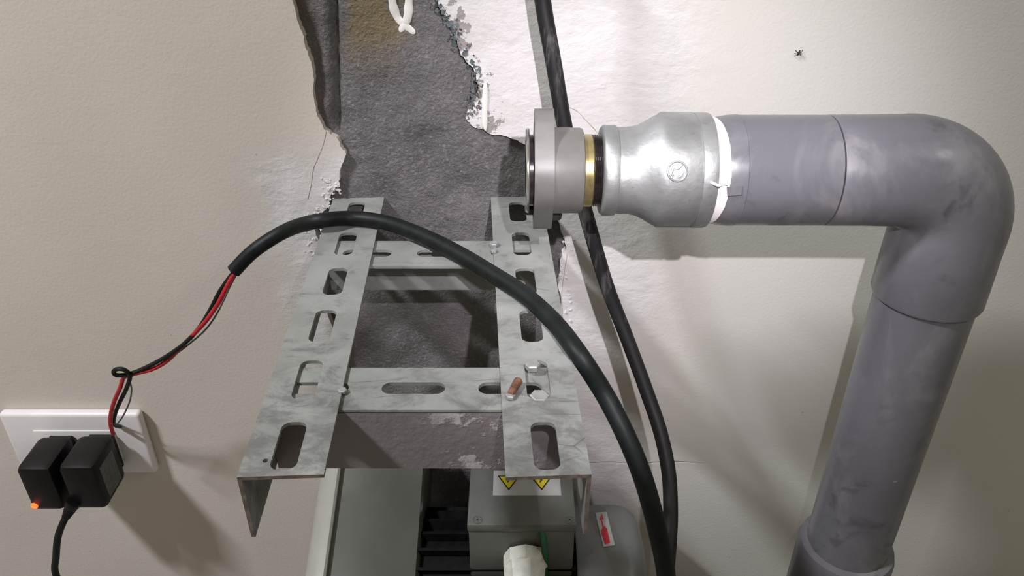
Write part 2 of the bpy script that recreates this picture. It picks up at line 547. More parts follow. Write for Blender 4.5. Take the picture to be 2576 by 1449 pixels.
bm = bmesh.new()
box(bm, (WX0, -2.2, FLOOR_Z - 0.05), (WX1, 0.0, FLOOR_Z))
struct(obj('floor', bm, M['floor']))

# paint drips and flakes that sit on the wall
def blob_strip(name, pts, rad, mat, flat=0.22):
    """a run of thick paint: squashed tube lying against the wall"""
    path = spline(pts, 6)
    bm = bmesh.new()
    n_ = len(path) - 1
    tube(bm, path, [rad * (1 + 0.25 * noise.noise(p * 200)) * max(0.25, (1 - abs(2 * i_ / n_ - 1) ** 6)) for i_, p in enumerate(path)], 10)
    for v in bm.verts:
        j = min(path, key=lambda p: (p - v.co).length)
        v.co.y = j.y + (v.co.y - j.y) * flat
    return obj(name, bm, mat, wall, smooth=True)
def on_cement(px, py):
    p = aty(px, py, 0.006); p.y = cement_y(p.x, p.z) - 0.0005; return p
blob_strip('paint_drip', [on_cement(985, -40), on_cement(988, 10), on_cement(1000, 45), on_cement(1016, 62)], 0.0028, M['drip'])
blob_strip('paint_drip', [on_cement(1030, -40), on_cement(1028, 10), on_cement(1026, 40), on_cement(1018, 64)], 0.0028, M['drip'])
blob_strip('paint_drip', [on_cement(1006, 80), on_cement(1016, 66), on_cement(1030, 72), on_cement(1044, 84)], 0.0024, M['drip'])
blob_strip('paint_drip', [aty(1221, 205, -0.0008), aty(1220, 250, -0.0008), aty(1219, 290, -0.0008), aty(1221, 328, -0.0006)], 0.0020, M['drip'])
edge_px = [(1086, 0), (1108, 30), (1128, 62), (1142, 92), (1152, 125), (1172, 145), (1188, 172), (1196, 205), (1190, 240), (1186, 268), (1180, 300)]
for i in range(95):
    a0 = random.random() * (len(edge_px) - 1.001)
    k0 = int(a0); f0 = a0 - k0
    fx = edge_px[k0][0] * (1 - f0) + edge_px[k0 + 1][0] * f0 + random.gauss(2, 9)
    fy = edge_px[k0][1] * (1 - f0) + edge_px[k0 + 1][1] * f0 + random.gauss(0, 6)
    c0 = aty(fx, fy, 0.0)
    bm = bmesh.new()
    k = 8
    sz_ = random.uniform(0.0007, 0.0022)
    rs = [random.uniform(0.45, 1.25) * sz_ for _ in range(k)]
    top = [bm.verts.new((c0.x + rs[j] * math.cos(2 * PI * j / k), 0.0004 - 0.0013 * random.random(), c0.z + 1.2 * rs[j] * math.sin(2 * PI * j / k))) for j in range(k)]
    bot = [bm.verts.new((v.co.x, 0.012, v.co.z)) for v in top]
    bm.faces.new(top); bm.faces.new(bot[::-1])
    for j in range(k): bm.faces.new((top[j], bot[j], bot[(j + 1) % k], top[(j + 1) % k]))
    obj('paint_flake', bm, M['blueflake'] if random.random() < (0.6 if fy < 200 else 0.15) else M['cement'], wall)
# hairline cracks in the filler
for pts in ([(1424, 268), (1442, 274), (1458, 284), (1474, 302), (1492, 322), (1512, 345)], [(822, 330), (812, 362), (800, 398), (788, 425), (783, 470), (776, 500)], [(1425, 640), (1418, 690), (1412, 740), (1416, 790), (1409, 830)]):
    bm = bmesh.new()
    tube(bm, spline([aty(x + random.uniform(-2, 2), y, 0.0001) for x, y in pts], 5), 0.00035, 6)
    obj('plaster_crack', bm, M['crack'], wall)
# loose plaster crumbs along the left broken edge near the bracket and right by the flange
for i in range(120):
    if i < 80:
        px, py = random.choice([(845, 470), (835, 500), (812, 540), (795, 580), (788, 620), (770, 560), (822, 470)])
        px += random.uniform(-22, 14); py += random.uniform(-22, 22)
    else:
        px, py = random.choice([(1405, 590), (1418, 625), (1400, 680), (1408, 740), (1412, 790)])
        px += random.uniform(8, 30); py += random.uniform(-22, 22)
    c0 = aty(px, py, 0.0)
    bm = bmesh.new()
    bmesh.ops.create_icosphere(bm, subdivisions=1, radius=random.uniform(0.0006, 0.0019))
    for v in bm.verts:
        v.co *= random.uniform(0.35, 1.5); v.co.y *= 0.5
        v.co += Vector((c0.x, 0.0, c0.z))
    obj('plaster_crumb', bm, M['plaster'], wall)

# ---------------------------------------------------------------- slotted angle bracket
bracket = thing('shelf_bracket', 'dirty white slotted angle-iron bracket projecting from the broken wall', 'bracket', (-0.055, 0.0, 0.0))
TH_ = 0.002
SLOT_Y = [-0.0205 - 0.05 * k for k in range(6)]     # centres, 50 mm pitch
ANG = math.atan(0.0453)

def angle_arm(name, x_at_wall, side, extra_holes=()):
    """L section; top flange with slots, side flange hanging on the outer side (side -1 = left)"""
    W, L0, L1, HT = 0.0385, 0.012, -0.2905, 0.0385
    bm = bmesh.new()
    rot = Matrix.Rotation(ANG, 3, 'Z')
    org = Vector((x_at_wall, 0, 0))
    holes = [stadium(W / 2, y, 0.0122, 0.0325, 'y', rfrac=0.75) for y in SLOT_Y] + list(extra_holes)
    outer = [(0, L1), (W, L1), (W, L0), (W / 2 + 0.006, L0), (W / 2 + 0.005, L0 - 0.005), (W / 2 - 0.005, L0 - 0.005), (W / 2 - 0.006, L0), (0, L0)]
    holed_plate(bm, outer, holes, TH_, lambda u, v, w: org + rot @ Vector((u, v, w)))
    xo = 0.0 if side < 0 else W - TH_
    holes2 = [stadium(y, -HT / 2 - 0.001, 0.0122, 0.0325, 'x', rfrac=0.75) for y in SLOT_Y[:3]]
    holes2 = [[(a, b) for a, b in h] for h in holes2]
    outer2 = [(L1, -HT), (L0, -HT), (L0, -TH_), (L1, -TH_)]
    holed_plate(bm, outer2, holes2, TH_, lambda u, v, w: org + rot @ Vector((xo - w, u, v)))
    fwd = rot @ Vector((0, -1, 0))
    bm.normal_update()
    for f in bm.faces:
        c_ = rot.inverted() @ (f.calc_center_median() - org)
        if c_.y < L1 + 0.0002 or c_.z < -HT + 0.0002: f.material_index = 1
    return obj(name, bm, None, bracket, mats=[M['steel'], M['edge']])
def circ(cx, cy, r, n=10): return [(cx + r * math.cos(2 * PI * k / n), cy + r * math.sin(2 * PI * k / n)) for k in range(n)]
angle_arm('arm', -0.1358, -1, [circ(0.0105, -0.2805, 0.0013)])
angle_arm('arm', -0.0160, 1)

def brace(name, x0, x1, y_back, y_front, flange_front, slots):
    bm = bmesh.new()
    zt = -TH_ - 0.0002
    yc = (y_back + y_front) / 2
    holes = [stadium(sx, yc, 0.0095, 0.0330, 'x', rfrac=1.0) for sx in slots]
    holed_plate(bm, [(x0, y_front), (x1, y_front), (x1, y_back), (x0, y_back)], holes, TH_, lambda u, v, w: Vector((u, v, zt + w)))
    o = obj(name, bm, M['steel'], bracket)
    bm = bmesh.new()
    if flange_front:
        box(bm, (x0, y_front, zt - 0.0395), (x1, y_front + TH_, zt - TH_ + 0.0005))
        f = obj('flange', bm, M['dirty'], o)
        f['label'] = 'grey mortar-smeared hanging flange of the brace'
    else:
        box(bm, (x0, y_back - TH_, zt - 0.0385), (x1, y_back, zt - TH_ + 0.0005))
        obj('flange', bm, M['steel'], o)
    return o
brace('brace', -0.1225, 0.0290, -0.2066, -0.2416, True, [-0.0510 + 0.05 * k for k in (-1, 0, 1)])
brace('brace', -0.1290, 0.0225, -0.0617, -0.0967, False, [-0.0475 + 0.05 * k for k in (-1, 0, 1)])

def hex_bolt(parent, p, axis, r, h, shank, mat, name='bolt'):
    bm = bmesh.new()
    lathe(bm, [(0, r), (h * 0.8, r), (h, r * 0.85)], p, axis, 6)
    lathe(bm, [(-shank, r * 0.5), (0.0002, r * 0.5)], p, axis, 12)
    return obj(name, bm, mat, parent)
# fixings at the front right joint and the rear right joint
hex_bolt(bracket, atz(1340, 925, 0.0015), (0, 0, 1), 0.0042, 0.003, 0.009, M['zinc'])
bm = bmesh.new()
a = atz(1304, 958, 0.0026); b = atz(1284, 992, 0.0026)
tube(bm, [a, a.lerp(b, 0.6), b], [0.0024, 0.0021, 0.0017], 10)
obj('screw', bm, M['rust'], bracket, smooth=True)
hex_bolt(bracket, atz(1283, 1000, 0.0005), (0.1, 0, 1), 0.0026, 0.0022, 0.004, M['zinc'])
hex_bolt(bracket, atz(1357, 1000, -0.0015), (0, 0, 1), 0.0050, 0.0018, 0.006, M['zinc'])
hex_bolt(bracket, atz(1243, 618, 0.0003), (0, 0, 1), 0.0032, 0.0024, 0.008, M['zinc'])
hex_bolt(bracket, atz(1243, 634, 0.0003), (0, 0, 1), 0.0022, 0.0018, 0.008, M['zinc'])
hex_bolt(bracket, atz(862, 985, -0.001), (0, 0, 1), 0.0024, 0.0014, 0.006, M['zinc'])

# ---------------------------------------------------------------- pipe run
AY, AZ = -0.122, 0.0756             # axis of the horizontal pipe
VX = 0.2615                         # axis of the riser
AX = (1, 0, 0)
def ax0(): return Vector((0, AY, AZ))
pipe = thing('water_pipe', 'grey plastic water pipe with elbow, metal reducer and open oval flange', 'pipe', (VX, AY, FLOOR_Z))

# riser
bm = bmesh.new()
lathe(bm, [(0, 0.030), (0.46, 0.030)], (VX, AY, FLOOR_Z), (0, 0, 1), 64)
obj('riser_pipe', bm, M['pvc'], pipe, smooth=True)
# coupling at the foot of the view
bm = bmesh.new()
lathe(bm, [(0, 0.0300), (0, 0.0345), (0.003, 0.0358), (0.110, 0.0358), (0.115, 0.0345), (0.117, 0.0300)], (VX, AY, -0.352), (0, 0, 1), 64, caps=False)
obj('coupling', bm, M['pvc'], pipe, smooth=True)
# elbow: swept along a tight quarter bend
R = 0.0355
path, rad = [], []
xs, zs = 0.1800, -0.0085
for x_, r_ in ((xs, 0.0302), (xs + 0.0001, 0.0314), (xs + 0.0006, 0.0317), (0.2, 0.0318), (VX - R - 0.004, 0.0321)):
    path.append(Vector((x_, AY, AZ))); rad.append(r_)
for k in range(0, 17):
    a_ = PI / 2 * k / 16
    path.append(Vector((VX - R + R * math.sin(a_), AY, AZ - R + R * math.cos(a_)))); rad.append(0.0324)
for z_, r_ in ((AZ - R - 0.012, 0.0324), (zs + 0.0018, 0.0330), (zs + 0.0002, 0.0324), (zs, 0.0302)):
    path.append(Vector((VX, AY, z_))); rad.append(r_)
bm = bmesh.new()
tube(bm, path, rad, 64)
obj('elbow', bm, M['pvc'], pipe, smooth=True)
# threaded adapter glued into the elbow
bm = bmesh.new()
lathe(bm, [(0.1125, 0.0270), (0.1125, 0.0298), (0.118, 0.0309), (0.1225, 0.0316), (0.1275, 0.0319), (0.1278, 0.0316), (0.1790, 0.0316), (0.1794, 0.0312), (0.1796, 0.0300)], ax0(), AX, 64)
obj('threaded_adapter', bm, M['pvc'], pipe, smooth=True)
# crescent of thread tape between the adapter and reducer
bm = bmesh.new()
seg = 72
tocam = (Vector((0, -DIST, HGT)) - ax0()); tocam.x = 0; tocam.normalize()
e1, e2 = tocam, Vector((1, 0, 0)).cross(tocam)
ra, rb = [], []
for k in range(seg):
    a_ = 2 * PI * k / seg
    d_ = e1 * math.cos(a_) + e2 * math.sin(a_)
    w_ = 0.0012 + 0.0062 * max(0.0, math.cos(a_)) ** 0.8 + 0.0003 * noise.noise(Vector((a_ * 5, 0, 0)))
    ra.append(bm.verts.new(ax0() + Vector((0.1095, 0, 0)) + d_ * 0.0301))
    rb.append(bm.verts.new(ax0() + Vector((0.1108 + w_, 0, 0)) + d_ * (0.0303 + 0.13 * w_)))
rc = [bm.verts.new(v.co + Vector((0.0004, 0, 0)) - (v.co - ax0() - Vector((v.co.x, 0, 0))).normalized() * 0.0022) for v in rb]
for k in range(seg):
    k2 = (k + 1) % seg
    bm.faces.new((ra[k], rb[k], rb[k2], ra[k2]))
    bm.faces.new((rb[k], rc[k], rc[k2], rb[k2]))
obj('thread_tape', bm, M['tape'], pipe, smooth=True)
# loose strand and a stuck tab
def on_pipe(px, py, r):
    """point on the front of the horizontal pipe seen at that place"""
    a_, h_, v_ = _ray(px, py)
    o_ = Vector((-DIST, HGT)) - Vector((AY, AZ)); d_ = Vector((h_, v_))
    A = d_.dot(d_); B = 2 * o_.dot(d_); Cc = o_.dot(o_) - r * r
    disc = max(B * B - 4 * A * Cc, 0)
    t_ = (-B - math.sqrt(disc)) / (2 * A)
    return Vector((a_ * t_, -DIST + h_ * t_, HGT + v_ * t_))
bm = bmesh.new()
tube(bm, spline([on_pipe(1788, 458, 0.0325), on_pipe(1800, 464, 0.0345), on_pipe(1810, 467, 0.0350), on_pipe(1820, 462, 0.0328), on_pipe(1832, 464, 0.0325)], 5), 0.0008, 6)
obj('tape_strand', bm, M['tape'], pipe, smooth=True)
bm = bmesh.new()
q = [on_pipe(*c, 0.0318) for c in ((1828, 470), (1868, 468), (1866, 492), (1830, 494))]
q2 = [on_pipe(*c, 0.0326) for c in ((1829, 471), (1867, 469), (1865, 491), (1831, 493))]
vv = [bm.verts.new(p) for p in q]; vw = [bm.verts.new(p) for p in q2]
bm.faces.new(vw)
for k in range(4): bm.faces.new((vv[k], vv[(k + 1) % 4], vw[(k + 1) % 4], vw[k]))
obj('moulded_tab', bm, M['pvc'], pipe)

# galvanised reducer (lathe)
prof = [(0.0506, 0.0205), (0.0506, 0.0243), (0.0512, 0.0252), (0.0524, 0.0259), (0.0586, 0.0259), (0.0592, 0.0255), (0.0594, 0.0247), (0.0612, 0.0248), (0.0650, 0.0249),
        (0.0680, 0.0251), (0.0720, 0.0261), (0.0760, 0.0282), (0.0795, 0.0303), (0.0820, 0.0316), (0.0845, 0.0321), (0.0880, 0.0322), (0.1026, 0.0321), (0.1030, 0.0319),
        (0.1033, 0.0328), (0.1050, 0.0330), (0.1095, 0.0329), (0.1112, 0.0325), (0.1118, 0.0315), (0.1118, 0.0290)]
bm = bmesh.new()
lathe(bm, prof, ax0(), AX, 72)
red = obj('reducer', bm, M['galv'], pipe, smooth=True)
red['label'] = 'galvanised bell-shaped reducer with a round cast mark'
# cast ribs at top and bottom of the bell
for sgn in (1, -1):
    bm = bmesh.new()
    up = Vector((0, e2.y, e2.z)) * sgn
    u_ = Vector((1, 0, 0)); w_ = up.cross(u_).normalized()
    c_ = ax0() + up * 0.0318
    pts8 = []
    for du, dw, du2 in ((0.083, -0.003, 0), (0.1032, -0.003, 0), (0.1032, 0.003, 0), (0.083, 0.003, 0)):
        pts8.append((c_ + u_ * du + w_ * dw, c_ + u_ * (du + (0.0012 if du < 0.09 else -0.0006)) + w_ * dw * 0.7 + up * 0.0012))
    lo = [bm.verts.new(a_) for a_, b_ in pts8]; hi = [bm.verts.new(b_) for a_, b_ in pts8]
    bm.faces.new(hi); bm.faces.new(lo[::-1])
    for k in range(4): bm.faces.new((lo[k], lo[(k + 1) % 4], hi[(k + 1) % 4], hi[k]))
    obj('rib', bm, M['galv'], red)
# cast mark: ring with a crooked stroke
def surf_curve(pxs, r, rad, closed=False, n=6):
    pts = [on_pipe(x, y, r) for x, y in pxs]
    return spline(pts, n)
bm = bmesh.new()
ring_px = [(1704 + 24 * math.cos(2 * PI * k / 24), 431 + 25 * math.sin(2 * PI * k / 24)) for k in range(25)]
tube(bm, [on_pipe(x, y, 0.0322) for x, y in ring_px], 0.0006, 8)
tube(bm, surf_curve([(1689, 436), (1692, 428), (1699, 426), (1706, 425), (1712, 419), (1717, 414)], 0.0322, 0), 0.0006, 8)
tube(bm, surf_curve([(1689, 436), (1694, 444)], 0.0322, 0), 0.0006, 8)
tube(bm, surf_curve([(1706, 446), (1714, 441), (1719, 432)], 0.0322, 0), 0.0006, 8)
obj('cast_mark', bm, M['galv'], red, smooth=True)

# brass nipple with dark thread
bm = bmesh.new()
lathe(bm, [(0.0385, 0.0200), (0.0390, 0.0207), (0.0452, 0.0208), (0.0458, 0.0202)], ax0(), AX, 64)
obj('nipple', bm, M['brass'], pipe, smooth=True)
bm = bmesh.new()
thr = []
x_ = 0.0456
while x_ < 0.0515:
    thr += [(x_, 0.0198), (x_ + 0.0006, 0.0206)]; x_ += 0.0012
lathe(bm, thr, ax0(), AX, 64)
obj('pipe_thread', bm, M['darkthread'], pipe)

# oval flange: plate with two lobes, hub, face ring, gasket, bolt
bm = bmesh.new()
def oval(n=72, a=0.0255, lob=0.0362):
    pts = []
    for k in range(n):
        t_ = 2 * PI * k / n
        # hull of a round middle and a lobe at the top and bottom
        d_ = Vector((math.cos(t_), math.sin(t_)))
        s_ = max(a, d_.dot(Vector((0, lob - 0.0115))) + 0.0115, d_.dot(Vector((0, -(lob - 0.0115)))) + 0.0115)
        pts.append((d_, s_))
    # support function -> points
    out = []
    for k in range(n):
        d0, s0 = pts[k]; d1, s1 = pts[(k + 1) % n]
        det = d0.x * d1.y - d0.y * d1.x
        out.append(((s0 * d1.y - s1 * d0.y) / det, (d0.x * s1 - d1.x * s0) / det))
    return out
holes = [circ(0, 0.0250, 0.0045, 16), circ(0, -0.0250, 0.0045, 16), circ(0, 0, 0.0150, 40)]
holed_plate(bm, oval(), holes, 0.0108, lambda u, v, w: Vector((0.0125 - w, AY + u, AZ + v)))
fl = obj('flange', bm, M['flange'], pipe, smooth=True)
fl['label'] = 'grey enamelled oval flange with two bolt lobes'
bm = bmesh.new()
lathe(bm, [(0.0225, 0.0250), (0.0240, 0.0246), (0.0385, 0.0244), (0.0400, 0.0238), (0.0405, 0.0225), (0.0400, 0.0200)], ax0(), AX, 64)
obj('hub', bm, M['flange'], fl, smooth=True)
bm = bmesh.new()
lathe(bm, [(0.0126, 0.0150), (0.0126, 0.0205), (0.0098, 0.0205), (0.0098, 0.0150)], ax0(), AX, 48, caps=False)
obj('gasket', bm, M['darkthread'], fl, smooth=True)
bm = bmesh.new()
lathe(bm, [(0.0098, 0.0150), (0.0098, 0.0238), (0.0092, 0.0243), (0.0085, 0.0243), (0.0078, 0.0236), (0.0078, 0.0150)], ax0(), AX, 48, caps=False)
obj('face_ring', bm, M['chrome'], fl, smooth=True)
hex_bolt(fl, ax0() + Vector((0.0235, 0, -0.0250)), (1, 0, 0), 0.0062, 0.0058, 0.016, M['bolt'])

# ---------------------------------------------------------------- cables
CR = 0.0053
cab = thing('power_cable', 'thick black cable arching over bracket, stripped to red and black wires', 'cable', tuple(aty(588, 684, -0.045)))
pA = [aty(588, 682, -0.047), aty(640, 630, -0.042), aty(720, 580, -0.037), atz(800, 556, 0.0085), atz(885, 549, 0.0058), atz(970, 560, 0.0062), atz(1060, 592, 0.0070), atz(1150, 636, 0.0066),
      atz(1240, 690, 0.0060), atz(1320, 742, 0.0058), atz(1395, 812, 0.0058), atz(1455, 890, 0.0048), aty(1520, 990, -0.213), aty(1572, 1090, -0.228), aty(1615, 1195, -0.240), aty(1648, 1310, -0.249), aty(1676, 1449, -0.256)]
e = pA[-1]
pA += [e + Vector((0.006, -0.004, -0.05)), e + Vector((0.010, -0.004, -0.13)), e + Vector((0.016, 0.0, -0.22)), Vector((e.x + 0.03, e.y - 0.02, FLOOR_Z + 0.02)), Vector((e.x + 0.09, e.y - 0.05, FLOOR_Z + CR))]
bm = bmesh.new()
tube(bm, spline(pA, 8), CR, 18)
obj('sheath', bm, M['black_rubber'], cab, smooth=True)

def wire(name, pts, r, mat, parent):
    bm = bmesh.new()
    tube(bm, spline(pts, 7), r, 9)
    return obj(name, bm, mat, parent, smooth=True)
s0 = pA[0]
LX, LY = 303, 936
wire('black_wire', [aty(600, 676, -0.047), aty(584, 690, -0.047), aty(552, 735, -0.048), aty(530, 778, -0.050), aty(500, 826, -0.052), aty(462, 866, -0.054), aty(410, 902, -0.055), aty(355, 930, -0.056), aty(318, 942, -0.057),
                    aty(292, 943, -0.058), aty(286, 934, -0.059), aty(297, 928, -0.060), aty(314, 931, -0.060), aty(327, 946, -0.058), aty(318, 978, -0.054), aty(302, 1010, -0.047), aty(290, 1040, -0.038), aty(286, 1066, -0.026), aty(300, 1073, -0.014), aty(302, 1074, -0.0102)], 0.0017, M['black_rubber'], cab)
wire('red_wire', [aty(600, 680, -0.046), aty(586, 694, -0.048), aty(565, 732, -0.051), aty(548, 765, -0.053), aty(520, 805, -0.053), aty(490, 838, -0.053), aty(462, 866, -0.051), aty(445, 884, -0.052), aty(420, 908, -0.054), aty(385, 928, -0.055), aty(340, 940, -0.056), aty(318, 946, -0.055),
                  aty(309, 954, -0.053), aty(302, 976, -0.053), aty(288, 1008, -0.050), aty(279, 1040, -0.048), aty(278, 1066, -0.046), aty(285, 1092, -0.042)], 0.0017, M['red_wire'], cab)
wire('bare_wire', [aty(598, 684, -0.045), aty(578, 722, -0.047), aty(548, 785, -0.050), aty(518, 828, -0.050), aty(480, 862, -0.050), aty(440, 892, -0.051), aty(380, 930, -0.053), aty(330, 948, -0.052),
                   aty(331, 980, -0.046), aty(326, 1010, -0.040), aty(312, 1042, -0.030), aty(300, 1060, -0.020), aty(294, 1066, -0.0102)], 0.0007, M['grey_wire'], cab)

pB = [aty(1340, -330, -0.046), aty(1352, -140, -0.045), aty(1365, 0, -0.044), aty(1392, 155, -0.050), aty(1417, 300, -0.055), aty(1446, 430, -0.058), aty(1480, 560, -0.061), aty(1527, 720, -0.066), aty(1577, 850, -0.078),
      aty(1629, 991, -0.099), aty(1662, 1090, -0.118), aty(1682, 1188, -0.138), aty(1687, 1286, -0.160), aty(1683, 1371, -0.180), aty(1676, 1449, -0.196)]
e = pB[-1]
pB += [e + Vector((0.0, -0.010, -0.05)), e + Vector((0.004, -0.014, -0.12)), Vector((e.x + 0.03, e.y - 0.03, FLOOR_Z + 0.02)), Vector((e.x + 0.10, e.y - 0.03, FLOOR_Z + CR))]
bm = bmesh.new()
tube(bm, spline(pB, 8), 0.0051, 18)
hang = tag(obj('hanging_cable', bm, M['dusty_rubber'], smooth=True), 'black cable hanging down the wall behind the metal reducer', 'cable')

# ---------------------------------------------------------------- wall socket and adapters
sx0, sx1 = -0.4530, -0.3285
sz1, sz0 = -0.2020, -0.2735
sock = thing('wall_socket', 'white horizontal wall socket plate behind the two black adapters', 'socket', ((sx0 + sx1) / 2, 0.0, (sz0 + sz1) / 2))
bm = bmesh.new()
box(bm, (sx0, -0.0095, sz0), (sx1, -0.0002, sz1), 0.0035, 3)
obj('cover_plate', bm, M['plate'], sock, smooth=True)
cx_, cz_ = (sx0 + sx1) / 2, (sz0 + sz1) / 2
bm = bmesh.new()
box(bm, (cx_ - 0.036, -0.0108, cz_ - 0.0175), (cx_ + 0.036, -0.0090, cz_ + 0.0175), 0.0008, 2)
ins = obj('socket_insert', bm, M['plate_ivory'], sock, smooth=True)
for dx_ in (-0.018, 0.018):
    for k in (-0.0063, 0.0063):
        bm = bmesh.new()
        box(bm, (cx_ + dx_ + k - 0.001, -0.0111, cz_ - 0.004), (cx_ + dx_ + k + 0.001, -0.0104, cz_ + 0.004))
        obj('pin_slot', bm, M['slotdark'], ins)

def adapter(name, label, x0, x1, z0, z1, y_front, chamf):
    t = thing(name, label, 'adapter', ((x0 + x1) / 2, -0.0108, (z0 + z1) / 2), None)
    bm = bmesh.new()
    box(bm, (x0, y_front, z0), (x1, -0.018, z1), chamf, 2)
    obj('body', bm, M['black_plastic'], t, smooth=True)
    bm = bmesh.new()
    box(bm, (x0 + 0.004, -0.020, z0 + 0.006), (x1 - 0.004, -0.0110, z1 - 0.006), 0.001, 1)
    obj('plug_base', bm, M['black_plastic'], t)
    return t
A1 = adapter('power_adapter', 'black plug-in adapter with a glowing red indicator light', -0.4165, -0.3875, -0.2680, -0.2185, -0.060, 0.0050)
A2 = adapter('power_adapter', 'black plug-in adapter with a grey side label, fed by red wire', -0.3808, -0.3505, -0.2665, -0.2170, -0.060, 0.0050)
lp = aty(87, 1272, -0.0600)
bm = bmesh.new()
lathe(bm, [(0, 0.0030), (0.0008, 0.0030), (0.0018, 0.0020), (0.0023, 0)], (lp.x, -0.0597, lp.z), (0, -1, 0), 20)
o = obj('indicator_light', bm, M['led'], A1, smooth=True); o['label'] = 'glowing red light'
bm = bmesh.new()
box(bm, (-0.3508, -0.052, -0.2600), (-0.3501, -0.028, -0.2255), 0.0002, 1)
obj('rating_label', bm, M['label_grey'], A2)
# strain reliefs and low-voltage cords
def cord(parent, start, pts, r, boot):
    bm = bmesh.new()
    d_ = (pts[0] - start)
    lathe(bm, [(0, 0.0062), (0.004, 0.0062)] + [x for k in range(4) for x in ((0.005 + k * 0.0035, 0.0056 - k * 0.0006), (0.0072 + k * 0.0035, 0.0054 - k * 0.0006), (0.0074 + k * 0.0035, 0.0046 - k * 0.0006))] + [(boot, r)], start, d_, 16)
    obj('strain_relief', bm, M['black_plastic'], parent, smooth=True)
    bm = bmesh.new()
    tube(bm, spline([start + d_.normalized() * boot * 0.6] + pts, 8), r, 12)
    return obj('cord', bm, M['black_rubber'], parent, smooth=True)
st2 = aty(186, 1262, -0.0590)
c2 = [aty(160, 1312, -0.064), aty(146, 1350, -0.066), aty(141, 1400, -0.066), aty(142, 1449, -0.066), aty(142, 1449, -0.066) + Vector((0.004, 0, -0.05)), Vector((aty(142, 1449, -0.066).x + 0.03, -0.09, FLOOR_Z + 0.004))]
cord(A2, st2, c2, 0.0030, 0.022)

# ---------------------------------------------------------------- pump below the bracket
pump = thing('water_pump', 'grey-green electric water pump with terminal box standing under the bracket', 'pump', (-0.03, -0.085, FLOOR_Z))
MY, MZ = -0.085, -0.333
# motor body and fins
bm = bmesh.new()
lathe(bm, [(-0.080, 0.058), (0.056, 0.058)], (0, MY, MZ), AX, 48)
obj('motor_body', bm, M['motor'], pump, smooth=True)
for k in range(26):
    a_ = 2 * PI * k / 26
    d_ = Vector((0, math.sin(a_), math.cos(a_)))
    w_ = Vector((0, d_.z, -d_.y))
    bm = bmesh.new()
    lo, hi = [], []
    for x_ in (-0.078, 0.055):
        for s_ in (-1, 1):
            lo.append(bm.verts.new(Vector((x_, MY, MZ)) + d_ * 0.057 + w_ * 0.0022 * s_))
            hi.append(bm.verts.new(Vector((x_, MY, MZ)) + d_ * 0.0665 + w_ * 0.0013 * s_))
    for q in ((hi[0], hi[1], hi[3], hi[2]), (lo[0], lo[1], hi[1], hi[0]), (lo[2], lo[3], hi[3], hi[2]), (lo[0], lo[2], hi[2], hi[0]), (lo[1], lo[3], hi[3], hi[1])):
        bm.faces.new(q)
    obj('fin', bm, M['motor'], pump)
# fan cover
bm = bmesh.new()
lathe(bm, [(0.053, 0.060), (0.053, 0.0672), (0.0545, 0.0682), (0.094, 0.0682), (0.101, 0.0665), (0.107, 0.0620), (0.111, 0.0540), (0.1125, 0.040), (0.1125, 0)], (0, MY, MZ), AX, 72)
obj('fan_cover', bm, M['fan'], pump, smooth=True)
# feet
for x_ in (-0.06, 0.035):
    bm = bmesh.new()
    box(bm, (x_ - 0.014, MY - 0.055, FLOOR_Z), (x_ + 0.014, MY + 0.055, FLOOR_Z + 0.012), 0.002, 1)
    box(bm, (x_ - 0.010, MY - 0.035, FLOOR_Z + 0.010), (x_ + 0.010, MY + 0.035, MZ - 0.045))
    obj('foot', bm, M['motor'], pump)
# terminal box with lid, screws, labels
BX0, BX1, BY0, BY1, BZ = -0.0350, 0.0502, -0.1172, -0.028, -0.222
bm = bmesh.new()
box(bm, (BX0 + 0.001, BY0 + 0.001, BZ - 0.062), (BX1 - 0.001, BY1 - 0.001, BZ - 0.006), 0.002, 2)
tb = obj('terminal_box', bm, M['boxgrey'], pump, smooth=True)
bm = bmesh.new()
box(bm, (BX0, BY0, BZ - 0.0085), (BX1, BY1, BZ), 0.0018, 2)
obj('lid', bm, M['boxgrey'], tb, smooth=True)
for px, py in ((1201, 1308), (1434, 1308)):
    p = atz(px, py, BZ)
    bm = bmesh.new()
    lathe(bm, [(-0.001, 0.0040), (0.0003, 0.0040), (0.0003, 0.0033), (-0.0004, 0.0033)], p, (0, 0, 1), 20)
    box(bm, (p.x - 0.0026, p.y - 0.0005, p.z - 0.0005), (p.x + 0.0026, p.y + 0.0005, p.z + 0.0003))
    box(bm, (p.x - 0.0005, p.y - 0.0026, p.z - 0.0005), (p.x + 0.0005, p.y + 0.0026, p.z + 0.0003))
    obj('lid_screw', bm, M['boxgrey'], tb)
